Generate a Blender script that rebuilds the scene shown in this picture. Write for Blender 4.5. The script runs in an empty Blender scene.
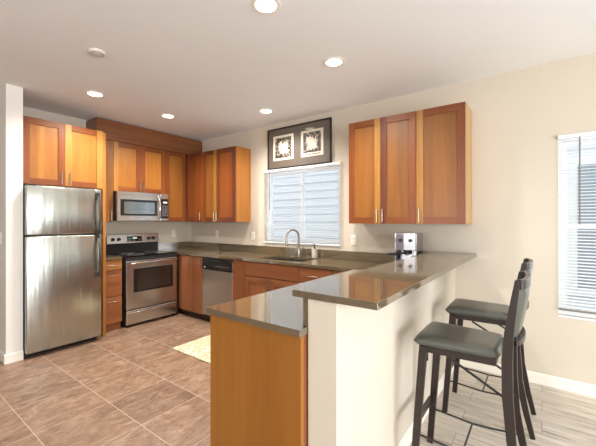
import bpy, bmesh, math, random
from mathutils import Vector, Matrix
PI = math.pi
SC = bpy.context.scene
COL = SC.collection
random.seed(4)

# ------------------------------------------------------------------ camera
cam_d = bpy.data.cameras.new('camera')
cam = bpy.data.objects.new('camera', cam_d)
COL.objects.link(cam)
cam.location = (-3.447, -4.803, 1.372)
cam.rotation_euler = (PI / 2, 0, math.radians(36.41 - 90))
cam_d.sensor_width = 36
cam_d.lens = 331.41 * 36 / 596
cam_d.shift_y = -0.0044
cam_d.clip_start = 0.02
SC.camera = cam

# ------------------------------------------------------------------ world and light
world = bpy.data.worlds.new('daylight')
SC.world = world
world.use_nodes = True
wb = world.node_tree.nodes['Background']
wb.inputs[0].default_value = (0.87, 0.935, 1.0, 1)
wb.inputs[1].default_value = 1.85


def area(name, loc, rot, sx, sy, power, color):
    l = bpy.data.lights.new(name, 'AREA')
    l.shape = 'RECTANGLE'
    l.size = sx
    l.size_y = sy
    l.energy = power
    l.color = color
    o = bpy.data.objects.new(name, l)
    o.location = loc
    o.rotation_euler = rot
    COL.objects.link(o)
    return o


SOUTH, WEST, NORTH = -8.6, -6.6, 2.0
# daylight outside the living room patio door (south) and the west window
area('patio_daylight', (-3.3, SOUTH - 0.3, 1.25), (PI / 2, 0, 0), 4.2, 2.2, 375, (0.93, 0.965, 1.0))
area('west_daylight', (WEST - 0.3, -3.6, 1.45), (PI / 2, 0, -PI / 2), 3.6, 1.7, 70, (0.96, 0.98, 1.0))
area('east_daylight', (0.9, -6.3, 1.5), (PI / 2, 0, PI / 2), 2.4, 1.6, 24, (0.95, 0.97, 1.0))

SC.view_settings.view_transform = 'Standard'
SC.view_settings.look = 'None'
SC.view_settings.gamma = 1
SC.view_settings.exposure = 0.1
SC.view_settings.use_curve_mapping = False
SC.cycles.use_denoising = True
SC.cycles.max_bounces = 12
SC.cycles.diffuse_bounces = 8
SC.cycles.transparent_max_bounces = 16
SC.cycles.sample_clamp_indirect = 4
SC.cycles.caustics_reflective = False
SC.cycles.caustics_refractive = False

H = 2.68


# ------------------------------------------------------------------ materials
def lin(c):
    out = []
    for v in c[:3]:
        v = v / 255
        out.append(v / 12.92 if v <= 0.04045 else ((v + 0.055) / 1.055) ** 2.4)
    return (*out, 1)


class NT:
    def __init__(s, name):
        s.m = bpy.data.materials.new(name)
        s.m.use_nodes = True
        s.t = s.m.node_tree
        s.b = s.t.nodes['Principled BSDF']

    def n(s, typ, **kw):
        x = s.t.nodes.new(typ)
        for k, v in kw.items():
            if k.startswith('i_'):
                x.inputs[k[2:].replace('_', ' ')].default_value = v
            else:
                setattr(x, k, v)
        return x

    def l(s, a, b):
        s.t.links.new(a, b)

    def set(s, **kw):
        for k, v in kw.items():
            s.b.inputs[k.replace('_', ' ')].default_value = v


def plain(name, rgb, rough=0.5, metal=0, coat=0, spec=0.5, bump=0, bscale=60, var=0.05, vscale=6):
    t = NT(name)
    c = lin(rgb)
    tc = t.n('ShaderNodeTexCoord')
    no = t.n('ShaderNodeTexNoise', i_Scale=vscale, i_Detail=3.0)
    t.l(tc.outputs['Object'], no.inputs['Vector'])
    mx = t.n('ShaderNodeMix', data_type='RGBA')
    mx.inputs['A'].default_value = (*[v * (1 - var) for v in c[:3]], 1)
    mx.inputs['B'].default_value = (*[min(1, v * (1 + var)) for v in c[:3]], 1)
    t.l(no.outputs['Fac'], mx.inputs['Factor'])
    t.l(mx.outputs['Result'], t.b.inputs['Base Color'])
    t.set(Roughness=rough, Metallic=metal, Coat_Weight=coat, Specular_IOR_Level=spec)
    t.b.inputs['Coat Roughness'].default_value = 0.04
    if bump:
        n2 = t.n('ShaderNodeTexNoise', i_Scale=bscale, i_Detail=2.0)
        t.l(tc.outputs['Object'], n2.inputs['Vector'])
        bp = t.n('ShaderNodeBump', i_Strength=bump, i_Distance=0.01)
        t.l(n2.outputs['Fac'], bp.inputs['Height'])
        t.l(bp.outputs['Normal'], t.b.inputs['Normal'])
    return t.m


def wood(name, rgb1, rgb2, axis=2, rough=0.38, coat=0.12, scale=9, jitter=0.18):
    t = NT(name)
    tc = t.n('ShaderNodeTexCoord')
    oi = t.n('ShaderNodeObjectInfo')
    add = t.n('ShaderNodeVectorMath', operation='ADD')
    mul = t.n('ShaderNodeMath', operation='MULTIPLY')
    mul.inputs[1].default_value = 37.0
    t.l(oi.outputs['Random'], mul.inputs[0])
    t.l(tc.outputs['Object'], add.inputs[0])
    t.l(mul.outputs[0], add.inputs[1])
    mp = t.n('ShaderNodeMapping')
    sc = [scale, scale, scale]
    sc[axis] = scale * 0.06
    mp.inputs['Scale'].default_value = sc
    t.l(add.outputs[0], mp.inputs['Vector'])
    n1 = t.n('ShaderNodeTexNoise', i_Scale=1.0, i_Detail=4.0, i_Roughness=0.6, i_Distortion=0.6)
    n2 = t.n('ShaderNodeTexNoise', i_Scale=9.0, i_Detail=3.0)
    t.l(mp.outputs[0], n1.inputs['Vector'])
    t.l(mp.outputs[0], n2.inputs['Vector'])
    mm = t.n('ShaderNodeMath', operation='MULTIPLY_ADD')
    mm.inputs[1].default_value = 0.25
    t.l(n2.outputs['Fac'], mm.inputs[0])
    t.l(n1.outputs['Fac'], mm.inputs[2])
    cr = t.n('ShaderNodeValToRGB')
    cr.color_ramp.elements[0].position = 0.42
    cr.color_ramp.elements[0].color = lin(rgb1)
    cr.color_ramp.elements[1].position = 0.82
    cr.color_ramp.elements[1].color = lin(rgb2)
    t.l(mm.outputs[0], cr.inputs[0])
    hs = t.n('ShaderNodeHueSaturation')
    mr = t.n('ShaderNodeMapRange')
    mr.inputs['To Min'].default_value = (1 - jitter) * 0.88
    mr.inputs['To Max'].default_value = (1 + jitter) * 0.88
    hs.inputs['Hue'].default_value = 0.506
    t.l(oi.outputs['Random'], mr.inputs['Value'])
    t.l(mr.outputs[0], hs.inputs['Value'])
    t.l(cr.outputs[0], hs.inputs['Color'])
    t.l(hs.outputs[0], t.b.inputs['Base Color'])
    t.set(Roughness=rough, Coat_Weight=coat, Coat_Roughness=0.15)
    return t.m


def steel(name, rgb=(206, 204, 200), rough=0.28, axis=2, amt=0.06, warp=0.35):
    t = NT(name)
    tc = t.n('ShaderNodeTexCoord')
    mp = t.n('ShaderNodeMapping')
    s = [260, 260, 260]
    s[axis] = 2.0
    mp.inputs['Scale'].default_value = s
    t.l(tc.outputs['Object'], mp.inputs['Vector'])
    n1 = t.n('ShaderNodeTexNoise', i_Scale=1.0, i_Detail=2.0)
    t.l(mp.outputs[0], n1.inputs['Vector'])
    mr = t.n('ShaderNodeMapRange')
    mr.inputs['To Min'].default_value = rough - amt * 0.5
    mr.inputs['To Max'].default_value = rough + amt
    t.l(n1.outputs['Fac'], mr.inputs['Value'])
    t.l(mr.outputs[0], t.b.inputs['Roughness'])
    # large soft warps of a thin metal sheet
    mp2 = t.n('ShaderNodeMapping')
    s2 = [7, 7, 7]
    s2[axis] = 0.5
    mp2.inputs['Scale'].default_value = s2
    t.l(tc.outputs['Object'], mp2.inputs['Vector'])
    n2 = t.n('ShaderNodeTexNoise', i_Scale=1.0, i_Detail=2.0)
    t.l(mp2.outputs[0], n2.inputs['Vector'])
    bp = t.n('ShaderNodeBump', i_Strength=warp, i_Distance=0.02)
    t.l(n2.outputs['Fac'], bp.inputs['Height'])
    t.l(bp.outputs['Normal'], t.b.inputs['Normal'])
    t.set(Metallic=1.0)
    t.b.inputs['Base Color'].default_value = lin(rgb)
    return t.m


def emit(name, rgb, strength):
    t = NT(name)
    t.b.inputs['Base Color'].default_value = (0.9, 0.9, 0.9, 1)
    t.b.inputs['Emission Color'].default_value = lin(rgb)
    t.b.inputs['Emission Strength'].default_value = strength
    return t.m


M = {}
M['wall'] = plain('wall_paint', (205, 195, 179), 0.55, bump=0.08, bscale=90, var=0.015, vscale=1.2, spec=0.35)
M['wall_lit'] = plain('wall_paint_lit', (226, 221, 213), 0.5, bump=0.08, bscale=90, var=0.01)  # same wall paint, lightened for the wing to stand in for stronger light
M['ceil'] = plain('ceiling_paint', (234, 235, 236), 0.8, bump=0.1, bscale=60, var=0.01)
M['trim'] = plain('white_trim_paint', (236, 231, 220), 0.35, var=0.01)
M['frame_white'] = plain('white_vinyl', (235, 238, 240), 0.35, var=0.01)
M['gold'] = wood('golden_cherry', (150, 86, 30), (178, 113, 47), jitter=0.1)
M['gold_dull'] = wood('amber_cherry', (130, 74, 28), (156, 95, 40), jitter=0.1)
M['honey'] = wood('honey_cherry', (158, 96, 40), (182, 120, 58), jitter=0.04)
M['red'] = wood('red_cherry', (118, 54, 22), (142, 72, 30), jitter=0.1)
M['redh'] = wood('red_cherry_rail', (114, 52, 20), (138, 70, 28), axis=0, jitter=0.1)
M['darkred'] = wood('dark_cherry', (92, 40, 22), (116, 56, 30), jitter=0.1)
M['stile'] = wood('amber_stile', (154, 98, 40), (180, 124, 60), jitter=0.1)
M['pale'] = wood('pale_sapwood', (186, 138, 88), (208, 162, 110), jitter=0.05)
M['base'] = wood('rosy_cherry', (126, 68, 40), (152, 88, 54), scale=7, jitter=0.08)
M['baseh'] = wood('rosy_cherry_drawer', (126, 68, 40), (152, 88, 54), axis=0, scale=7, jitter=0.08)
M['toe'] = plain('dark_toe_kick', (58, 34, 26), 0.6)
M['gap'] = plain('shadow_gap_black', (14, 12, 11), 0.7)
M['nickel'] = plain('brushed_nickel', (164, 156, 144), 0.27, metal=1)
M['handle_dark'] = plain('dark_satin_metal', (112, 104, 94), 0.3, metal=1)
M['chrome'] = plain('chrome', (215, 213, 210), 0.12, metal=1)
M['steel'] = steel('brushed_steel')
M['fridge_steel'] = steel('refrigerator_steel', (184, 186, 178), rough=0.24)
M['steelx'] = steel('brushed_steel_horizontal', axis=0, rough=0.25, warp=0.02, amt=0.02)
M['esteel'] = plain('polished_steel', (168, 164, 166), 0.2, metal=1)
M['steel_dk'] = steel('dishwasher_steel', (196, 190, 180), 0.34, warp=0.1)
M['sink'] = plain('sink_steel', (150, 146, 140), 0.35, metal=1)
M['black'] = plain('black_plastic', (20, 20, 21), 0.3)
M['blackm'] = plain('matte_black', (26, 24, 24), 0.6)
M['blackglass'] = plain('black_glass', (10, 10, 11), 0.04, coat=0.6)
M['ovenglass'] = plain('oven_glass', (46, 36, 30), 0.08, coat=0.5)
M['white'] = plain('white_plastic', (232, 229, 220), 0.35, var=0.01)
M['led'] = plain('grey_legend', (176, 180, 182), 0.5)
M['display'] = emit('clock_display', (120, 190, 170), 0.5)
M['espresso_wood'] = wood('espresso_stained_wood', (30, 19, 16), (46, 31, 27), rough=0.35, coat=0.15, jitter=0.05)
M['vinyl'] = plain('dark_grey_vinyl', (76, 77, 69), 0.32, bump=0.12, bscale=160, var=0.08, coat=0.15)
M['iron'] = plain('black_iron', (24, 21, 21), 0.4)
M['rail_grey'] = plain('grey_bottom_rail', (120, 116, 108), 0.5)
M['outdoor_trim'] = plain('outdoor_white_trim', (236, 238, 240), 0.6)
M['lens'] = emit('lamp_lens', (255, 246, 228), 9)
M['picframe'] = plain('black_picture_frame', (24, 20, 18), 0.3)
M['mat'] = plain('taupe_mat_board', (92, 82, 72), 0.55, coat=0.7, var=0.03)
M['dirt'] = plain('outdoor_ground', (120, 118, 108), 0.9, var=0.2)
M['road'] = plain('drain_dark', (60, 58, 56), 0.4, metal=1)


def quartz():
    t = NT('taupe_quartz')
    tc = t.n('ShaderNodeTexCoord')
    no = t.n('ShaderNodeTexNoise', i_Scale=140.0, i_Detail=3.0)
    t.l(tc.outputs['Object'], no.inputs['Vector'])
    cr = t.n('ShaderNodeValToRGB')
    cr.color_ramp.elements[0].position = 0.35
    cr.color_ramp.elements[0].color = lin((96, 83, 64))
    cr.color_ramp.elements[1].position = 0.7
    cr.color_ramp.elements[1].color = lin((104, 91, 71))
    t.l(no.outputs['Fac'], cr.inputs[0])
    t.l(cr.outputs[0], t.b.inputs['Base Color'])
    t.set(Roughness=0.06, IOR=2.8, Specular_IOR_Level=0.5)
    return t.m


M['quartz'] = quartz()


def tile():
    t = NT('slate_look_tile')
    g = t.n('ShaderNodeNewGeometry')
    mp = t.n('ShaderNodeMapping')
    mp.inputs['Location'].default_value = (0.460 * 5 - 2.285 + 0.0, 0.46 * 3 - 1.245, 0)
    t.l(g.outputs['Position'], mp.inputs['Vector'])
    sep = t.n('ShaderNodeSeparateXYZ')
    t.l(g.outputs['Position'], sep.inputs[0])
    S = 0.457

    def gridline(out, off):
        a = t.n('ShaderNodeMath', operation='ADD')
        a.inputs[1].default_value = off + S * 40
        t.l(out, a.inputs[0])
        d = t.n('ShaderNodeMath', operation='DIVIDE')
        d.inputs[1].default_value = S
        t.l(a.outputs[0], d.inputs[0])
        f = t.n('ShaderNodeMath', operation='FRACT')
        t.l(d.outputs[0], f.inputs[0])
        fl = t.n('ShaderNodeMath', operation='FLOOR')
        t.l(d.outputs[0], fl.inputs[0])
        p = t.n('ShaderNodeMath', operation='SUBTRACT')
        p.inputs[1].default_value = 0.5
        t.l(f.outputs[0], p.inputs[0])
        ab = t.n('ShaderNodeMath', operation='ABSOLUTE')
        t.l(p.outputs[0], ab.inputs[0])
        gt = t.n('ShaderNodeMath', operation='GREATER_THAN')
        gt.inputs[1].default_value = 0.5 - 0.0021 / S
        t.l(ab.outputs[0], gt.inputs[0])
        return gt, fl
    gx, fx = gridline(sep.outputs[0], 2.283)
    gy, fy = gridline(sep.outputs[1], 1.722)
    mxg = t.n('ShaderNodeMath', operation='MAXIMUM')
    t.l(gx.outputs[0], mxg.inputs[0])
    t.l(gy.outputs[0], mxg.inputs[1])
    cb = t.n('ShaderNodeCombineXYZ')
    t.l(fx.outputs[0], cb.inputs[0])
    t.l(fy.outputs[0], cb.inputs[1])
    wn = t.n('ShaderNodeTexWhiteNoise', noise_dimensions='3D')
    t.l(cb.outputs[0], wn.inputs['Vector'])
    # veins stretched along x+y, shifted per tile
    ms = t.n('ShaderNodeVectorMath', operation='SCALE')
    ms.inputs['Scale'].default_value = 9.0
    t.l(wn.outputs['Color'], ms.inputs[0])
    av = t.n('ShaderNodeVectorMath', operation='ADD')
    t.l(g.outputs['Position'], av.inputs[0])
    t.l(ms.outputs[0], av.inputs[1])
    m2 = t.n('ShaderNodeMapping')
    m2.inputs['Rotation'].default_value = (0, 0, math.radians(-14))
    m2.inputs['Scale'].default_value = (4.2, 8.0, 1)
    t.l(av.outputs[0], m2.inputs['Vector'])
    n1 = t.n('ShaderNodeTexNoise', i_Scale=1.5, i_Detail=10.0, i_Roughness=0.74, i_Distortion=0.9)
    t.l(m2.outputs[0], n1.inputs['Vector'])
    cr = t.n('ShaderNodeValToRGB')
    e = cr.color_ramp.elements
    e[0].position = 0.28
    e[0].color = lin((92, 68, 52))
    e[1].position = 0.74
    e[1].color = lin((170, 145, 122))
    k = e.new(0.5)
    k.color = lin((136, 108, 87))
    t.l(n1.outputs['Fac'], cr.inputs[0])
    hs = t.n('ShaderNodeHueSaturation')
    mr = t.n('ShaderNodeMapRange')
    mr.inputs['To Min'].default_value = 0.9
    mr.inputs['To Max'].default_value = 1.1
    t.l(wn.outputs['Value'], mr.inputs['Value'])
    t.l(mr.outputs[0], hs.inputs['Value'])
    t.l(cr.outputs[0], hs.inputs['Color'])
    mx = t.n('ShaderNodeMix', data_type='RGBA')
    mx.inputs['B'].default_value = lin((186, 168, 148))
    t.l(mxg.outputs[0], mx.inputs['Factor'])
    t.l(hs.outputs[0], mx.inputs['A'])
    t.l(mx.outputs['Result'], t.b.inputs['Base Color'])
    bp = t.n('ShaderNodeBump', i_Strength=0.25, i_Distance=0.01)
    t.l(n1.outputs['Fac'], bp.inputs['Height'])
    t.l(bp.outputs['Normal'], t.b.inputs['Normal'])
    t.set(Roughness=0.38)
    return t.m


M['tile'] = tile()


def planks():
    t = NT('grey_oak_planks')
    g = t.n('ShaderNodeNewGeometry')
    mp = t.n('ShaderNodeMapping')
    mp.inputs['Rotation'].default_value = (0, 0, PI / 2)
    t.l(g.outputs['Position'], mp.inputs['Vector'])
    br = t.n('ShaderNodeTexBrick', offset=0.37, squash=1.0)
    br.inputs['Scale'].default_value = 1.0
    br.inputs['Brick Width'].default_value = 1.2
    br.inputs['Row Height'].default_value = 0.16
    br.inputs['Mortar Size'].default_value = 0.0016
    br.inputs['Color1'].default_value = (0.25, 0.25, 0.25, 1)
    br.inputs['Color2'].default_value = (0.9, 0.9, 0.9, 1)
    br.inputs['Mortar'].default_value = (0, 0, 0, 1)
    t.l(mp.outputs[0], br.inputs['Vector'])
    av = t.n('ShaderNodeVectorMath', operation='ADD')
    sc = t.n('ShaderNodeVectorMath', operation='SCALE')
    sc.inputs['Scale'].default_value = 5.0
    t.l(br.outputs['Color'], sc.inputs[0])
    t.l(g.outputs['Position'], av.inputs[0])
    t.l(sc.outputs[0], av.inputs[1])
    m2 = t.n('ShaderNodeMapping')
    m2.inputs['Scale'].default_value = (22, 1.6, 1)
    t.l(av.outputs[0], m2.inputs['Vector'])
    n1 = t.n('ShaderNodeTexNoise', i_Scale=1.0, i_Detail=6.0, i_Roughness=0.65, i_Distortion=1.2)
    t.l(m2.outputs[0], n1.inputs['Vector'])
    cr = t.n('ShaderNodeValToRGB')
    e = cr.color_ramp.elements
    e[0].position = 0.27
    e[0].color = lin((122, 108, 94))
    e[1].position = 0.7
    e[1].color = lin((222, 214, 202))
    k = e.new(0.46)
    k.color = lin((194, 183, 169))
    t.l(n1.outputs['Fac'], cr.inputs[0])
    mx = t.n('ShaderNodeMix', data_type='RGBA')
    t.l(br.outputs['Fac'], mx.inputs['Factor'])
    t.l(cr.outputs[0], mx.inputs['A'])
    mx.inputs['B'].default_value = lin((110, 98, 86))
    t.l(mx.outputs['Result'], t.b.inputs['Base Color'])
    t.set(Roughness=0.42)
    return t.m


M['planks'] = planks()


def glass(name='window_glass', tint=(1, 1, 1, 1)):
    t = NT(name)
    out = t.t.nodes['Material Output']
    tr = t.n('ShaderNodeBsdfTransparent')
    tr.inputs[0].default_value = tint
    gl = t.n('ShaderNodeBsdfGlossy')
    gl.inputs['Roughness'].default_value = 0.01
    fr = t.n('ShaderNodeFresnel')
    fr.inputs[0].default_value = 1.45
    mx = t.n('ShaderNodeMixShader')
    ge = t.n('ShaderNodeNewGeometry')
    inv = t.n('ShaderNodeMath', operation='SUBTRACT')
    inv.inputs[0].default_value = 1.0
    t.l(ge.outputs['Backfacing'], inv.inputs[1])
    fm = t.n('ShaderNodeMath', operation='MULTIPLY')
    t.l(fr.outputs[0], fm.inputs[0])
    t.l(inv.outputs[0], fm.inputs[1])
    t.l(fm.outputs[0], mx.inputs[0])
    t.l(tr.outputs[0], mx.inputs[1])
    t.l(gl.outputs[0], mx.inputs[2])
    t.l(mx.outputs[0], out.inputs[0])
    return t.m


M['glass'] = glass()


def slat():
    t = NT('white_blind_slat')
    t.b.inputs['Base Color'].default_value = lin((240, 242, 244))
    t.set(Roughness=0.45)
    t.b.inputs['Subsurface Weight'].default_value = 0
    out = t.t.nodes['Material Output']
    tr = t.n('ShaderNodeBsdfTranslucent')
    tr.inputs[0].default_value = lin((240, 243, 246))
    mx = t.n('ShaderNodeMixShader')
    mx.inputs[0].default_value = 0.42
    t.l(t.b.outputs[0], mx.inputs[1])
    t.l(tr.outputs[0], mx.inputs[2])
    t.l(mx.outputs[0], out.inputs[0])
    return t.m


M['slat'] = slat()


def clear_plastic():
    t = NT('clear_soap_bottle')
    t.b.inputs['Base Color'].default_value = lin((226, 216, 200))
    t.set(Roughness=0.15)
    t.b.inputs['Transmission Weight'].default_value = 0.35
    return t.m


M['clear'] = clear_plastic()


def rug_mat():
    t = NT('woven_floral_rug')
    tc = t.n('ShaderNodeTexCoord')
    vo = t.n('ShaderNodeTexVoronoi', feature='DISTANCE_TO_EDGE', i_Scale=15.0)
    n = t.n('ShaderNodeTexNoise', i_Scale=9.0, i_Detail=3.0)
    t.l(tc.outputs['Object'], n.inputs['Vector'])
    ad = t.n('ShaderNodeMixRGB')
    ad.inputs[0].default_value = 0.2
    t.l(tc.outputs['Object'], ad.inputs[1])
    t.l(n.outputs['Color'], ad.inputs[2])
    t.l(ad.outputs[0], vo.inputs['Vector'])
    cr = t.n('ShaderNodeValToRGB')
    e = cr.color_ramp.elements
    e[0].position = 0.02
    e[0].color = lin((214, 206, 186))
    e[1].position = 0.12
    e[1].color = lin((184, 166, 126))
    k = e.new(0.3)
    k.color = lin((202, 186, 150))
    t.l(vo.outputs['Distance'], cr.inputs[0])
    t.l(cr.outputs[0], t.b.inputs['Base Color'])
    n3 = t.n('ShaderNodeTexNoise', i_Scale=180.0)
    t.l(tc.outputs['Object'], n3.inputs['Vector'])
    bp = t.n('ShaderNodeBump', i_Strength=0.5, i_Distance=0.004)
    t.l(n3.outputs['Fac'], bp.inputs['Height'])
    t.l(bp.outputs['Normal'], t.b.inputs['Normal'])
    t.set(Roughness=0.9)
    return t.m


M['rug'] = rug_mat()


def print_mat(name, seed):
    """an old black-and-white engraving: dark border foliage around a pale centre"""
    t = NT(name)
    tc = t.n('ShaderNodeTexCoord')
    mp = t.n('ShaderNodeMapping')
    mp.inputs['Location'].default_value = (seed, seed * 1.7, 0)
    t.l(tc.outputs['Object'], mp.inputs['Vector'])
    n1 = t.n('ShaderNodeTexNoise', i_Scale=34.0, i_Detail=5.0, i_Roughness=0.7, i_Distortion=1.0)
    t.l(mp.outputs[0], n1.inputs['Vector'])
    # distance from the centre of the sheet
    sep = t.n('ShaderNodeSeparateXYZ')
    t.l(tc.outputs['Object'], sep.inputs[0])
    ax = t.n('ShaderNodeMath', operation='ABSOLUTE')
    ay = t.n('ShaderNodeMath', operation='ABSOLUTE')
    t.l(sep.outputs[0], ax.inputs[0])
    t.l(sep.outputs[2], ay.inputs[0])
    mx = t.n('ShaderNodeMath', operation='MAXIMUM')
    t.l(ax.outputs[0], mx.inputs[0])
    t.l(ay.outputs[0], mx.inputs[1])
    mr = t.n('ShaderNodeMapRange')
    mr.inputs['From Min'].default_value = 0.03
    mr.inputs['From Max'].default_value = 0.10
    mr.inputs['To Min'].default_value = 0.16
    mr.inputs['To Max'].default_value = -0.1
    t.l(mx.outputs[0], mr.inputs['Value'])
    ad = t.n('ShaderNodeMath', operation='ADD')
    t.l(n1.outputs['Fac'], ad.inputs[0])
    t.l(mr.outputs[0], ad.inputs[1])
    cr = t.n('ShaderNodeValToRGB')
    e = cr.color_ramp.elements
    e[0].position = 0.44
    e[0].color = lin((50, 44, 38))
    e[1].position = 0.54
    e[1].color = lin((214, 200, 180))
    t.l(ad.outputs[0], cr.inputs[0])
    t.l(cr.outputs[0], t.b.inputs['Base Color'])
    t.set(Roughness=0.5, Coat_Weight=0.7, Coat_Roughness=0.04)
    return t.m


M['paper'] = plain('cream_print_paper', (222, 210, 190), 0.5, coat=0.7, var=0.02)


# ------------------------------------------------------------------ mesh helpers
class MB:
    def __init__(s):
        s.bm = bmesh.new()

    def _tag(s, faces, mi):
        for f in faces:
            f.material_index = mi

    def box(s, x0, x1, y0, y1, z0, z1, bev=0, mi=0, rot=None, seg=1):
        r = bmesh.ops.create_cube(s.bm, size=1)
        vs = r['verts']
        bmesh.ops.scale(s.bm, vec=(abs(x1 - x0), abs(y1 - y0), abs(z1 - z0)), verts=vs)
        if bev:
            es = list({e for v in vs for e in v.link_edges})
            q = bmesh.ops.bevel(s.bm, geom=es, offset=bev, segments=seg, affect='EDGES', profile=0.5)
            vs = list({v for f in q['faces'] for v in f.verts} | {v for v in vs if v.is_valid})
        if rot is not None:
            bmesh.ops.rotate(s.bm, verts=vs, cent=(0, 0, 0), matrix=rot)
        bmesh.ops.translate(s.bm, vec=((x0 + x1) / 2, (y0 + y1) / 2, (z0 + z1) / 2), verts=vs)
        s._tag({f for v in vs for f in v.link_faces}, mi)
        return s

    def prism(s, pts, axis, a, b, mi=0):
        """pts: 2-D outline in the plane perpendicular to axis, extruded from a to b"""
        def p3(u, v, w):
            return {'x': (w, u, v), 'y': (u, w, v), 'z': (u, v, w)}[axis]
        A = [s.bm.verts.new(p3(u, v, a)) for u, v in pts]
        B = [s.bm.verts.new(p3(u, v, b)) for u, v in pts]
        n = len(pts)
        fs = [s.bm.faces.new(A), s.bm.faces.new(B[::-1])]
        for i in range(n):
            fs.append(s.bm.faces.new((A[i], B[i], B[(i + 1) % n], A[(i + 1) % n])))
        s._tag(fs, mi)
        return s

    def tube(s, path, r, seg=12, mi=0, caps=True):
        path = [Vector(p) for p in path]
        rr = r if isinstance(r, (list, tuple)) else [r] * len(path)
        rings = []
        up = None
        for i, p in enumerate(path):
            d = (path[min(i + 1, len(path) - 1)] - path[max(i - 1, 0)]).normalized()
            if up is None:
                up = Vector((0, 0, 1)) if abs(d.z) < 0.9 else Vector((1, 0, 0))
            a = d.cross(up).normalized()
            up = a.cross(d).normalized()
            rings.append([s.bm.verts.new(p + (a * math.cos(t) + up * math.sin(t)) * rr[i]) for t in
                          [2 * PI * k / seg for k in range(seg)]])
        fs = []
        for A, B in zip(rings, rings[1:]):
            for k in range(seg):
                fs.append(s.bm.faces.new((A[k], A[(k + 1) % seg], B[(k + 1) % seg], B[k])))
        if caps:
            fs.append(s.bm.faces.new(rings[0][::-1]))
            fs.append(s.bm.faces.new(rings[-1]))
        s._tag(fs, mi)
        return s

    def lathe(s, prof, c=(0, 0, 0), axis='z', seg=32, mi=0):
        rings = []
        for r, h in prof:
            ring = []
            for k in range(seg):
                t = 2 * PI * k / seg
                u, v = max(r, 1e-5) * math.cos(t), max(r, 1e-5) * math.sin(t)
                q = {'z': (u, v, h), 'y': (u, h, v), 'x': (h, u, v)}[axis]
                ring.append(s.bm.verts.new(Vector(q) + Vector(c)))
            rings.append(ring)
        fs = []
        for A, B in zip(rings, rings[1:]):
            for k in range(seg):
                fs.append(s.bm.faces.new((A[k], A[(k + 1) % seg], B[(k + 1) % seg], B[k])))
        s._tag(fs, mi)
        return s

    def sweep_rect(s, path, w, d, side=(1, 0, 0), mi=0):
        """rectangular bar: w across 'side', d across the other normal (w,d numbers or lists)"""
        side = Vector(side)
        path = [Vector(p) for p in path]
        n = len(path)
        ww = w if isinstance(w, (list, tuple)) else [w] * n
        dd = d if isinstance(d, (list, tuple)) else [d] * n
        rings = []
        for i, p in enumerate(path):
            t = (path[min(i + 1, n - 1)] - path[max(i - 1, 0)]).normalized()
            sd = (side - t * side.dot(t)).normalized()
            nn = t.cross(sd).normalized()
            rings.append([s.bm.verts.new(p + sd * a * ww[i] / 2 + nn * b * dd[i] / 2) for a, b in
                          ((-1, -1), (1, -1), (1, 1), (-1, 1))])
        fs = [s.bm.faces.new(rings[0][::-1]), s.bm.faces.new(rings[-1])]
        for A, B in zip(rings, rings[1:]):
            for k in range(4):
                fs.append(s.bm.faces.new((A[k], A[(k + 1) % 4], B[(k + 1) % 4], B[k])))
        s._tag(fs, mi)
        return s

    def build(s, name, mats, parent=None, smooth=False, bevel=0, loc=None, split=True):
        bmesh.ops.recalc_face_normals(s.bm, faces=s.bm.faces)
        me = bpy.data.meshes.new(name)
        s.bm.to_mesh(me)
        s.bm.free()
        if not isinstance(mats, (list, tuple)):
            mats = [mats]
        for m in mats:
            me.materials.append(m)
        o = bpy.data.objects.new(name, me)
        COL.objects.link(o)
        if parent:
            o.parent = parent
        if loc:
            o.location = loc
        if smooth:
            for p in me.polygons:
                p.use_smooth = True
        if smooth and split:
            md = o.modifiers.new('edges', 'EDGE_SPLIT')
            md.split_angle = math.radians(40)
        if bevel:
            md = o.modifiers.new('bevel', 'BEVEL')
            md.width = bevel
            md.segments = 2
            md.limit_method = 'ANGLE'
        return o


def empty(name, label, cat, loc, rz=0, group=None):
    o = bpy.data.objects.new(name, None)
    COL.objects.link(o)
    o.empty_display_size = 0.1
    o.location = loc
    o.rotation_euler = (0, 0, rz)
    o['label'] = label
    o['category'] = cat
    if group:
        o['group'] = group
    return o


def tag(o, label, cat, group=None):
    o['label'] = label
    o['category'] = cat
    if group:
        o['group'] = group
    return o


def struct(o):
    o['kind'] = 'structure'
    return o


def copy_tree(o, parent=None):
    c = o.copy()
    COL.objects.link(c)
    c.parent = parent
    for ch in [k for k in o.children]:
        copy_tree(ch, c)
    return c


# ------------------------------------------------------------------ room shell
W = 0.14   # wall thickness
BACK_Y = 0.0
# floors
HW0, HW1 = -3.99, -4.135       # pony wall faces
MB().box(WEST, 0, HW0 - 0.06, NORTH, -0.1, 0).build('floor', M['tile'])['kind'] = 'structure'
MB().box(WEST, 0, SOUTH, HW0 - 0.06, -0.1, 0).build('floor', M['planks'])['kind'] = 'structure'
struct(MB().box(WEST - W, W, SOUTH - W, NORTH + W, H, H + 0.12).build('ceiling', M['ceil']))


def wall_with_holes(name, fixed0, fixed1, axis, a, b, holes):
    """wall slab between a and b along its length; holes = [(u0,u1,z0,z1)]"""
    m = MB()

    def bx(u0, u1, z0, z1):
        if u1 - u0 < 1e-4 or z1 - z0 < 1e-4:
            return
        if axis == 'y':
            m.box(fixed0, fixed1, u0, u1, z0, z1)
        else:
            m.box(u0, u1, fixed0, fixed1, z0, z1)
    u = a
    for (h0, h1, z0, z1) in sorted(holes):
        bx(u, h0, 0, H)
        bx(h0, h1, 0, z0)
        bx(h0, h1, z1, H)
        u = h1
    bx(u, b, 0, H)
    return struct(m.build(name, M['wall']))


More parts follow.
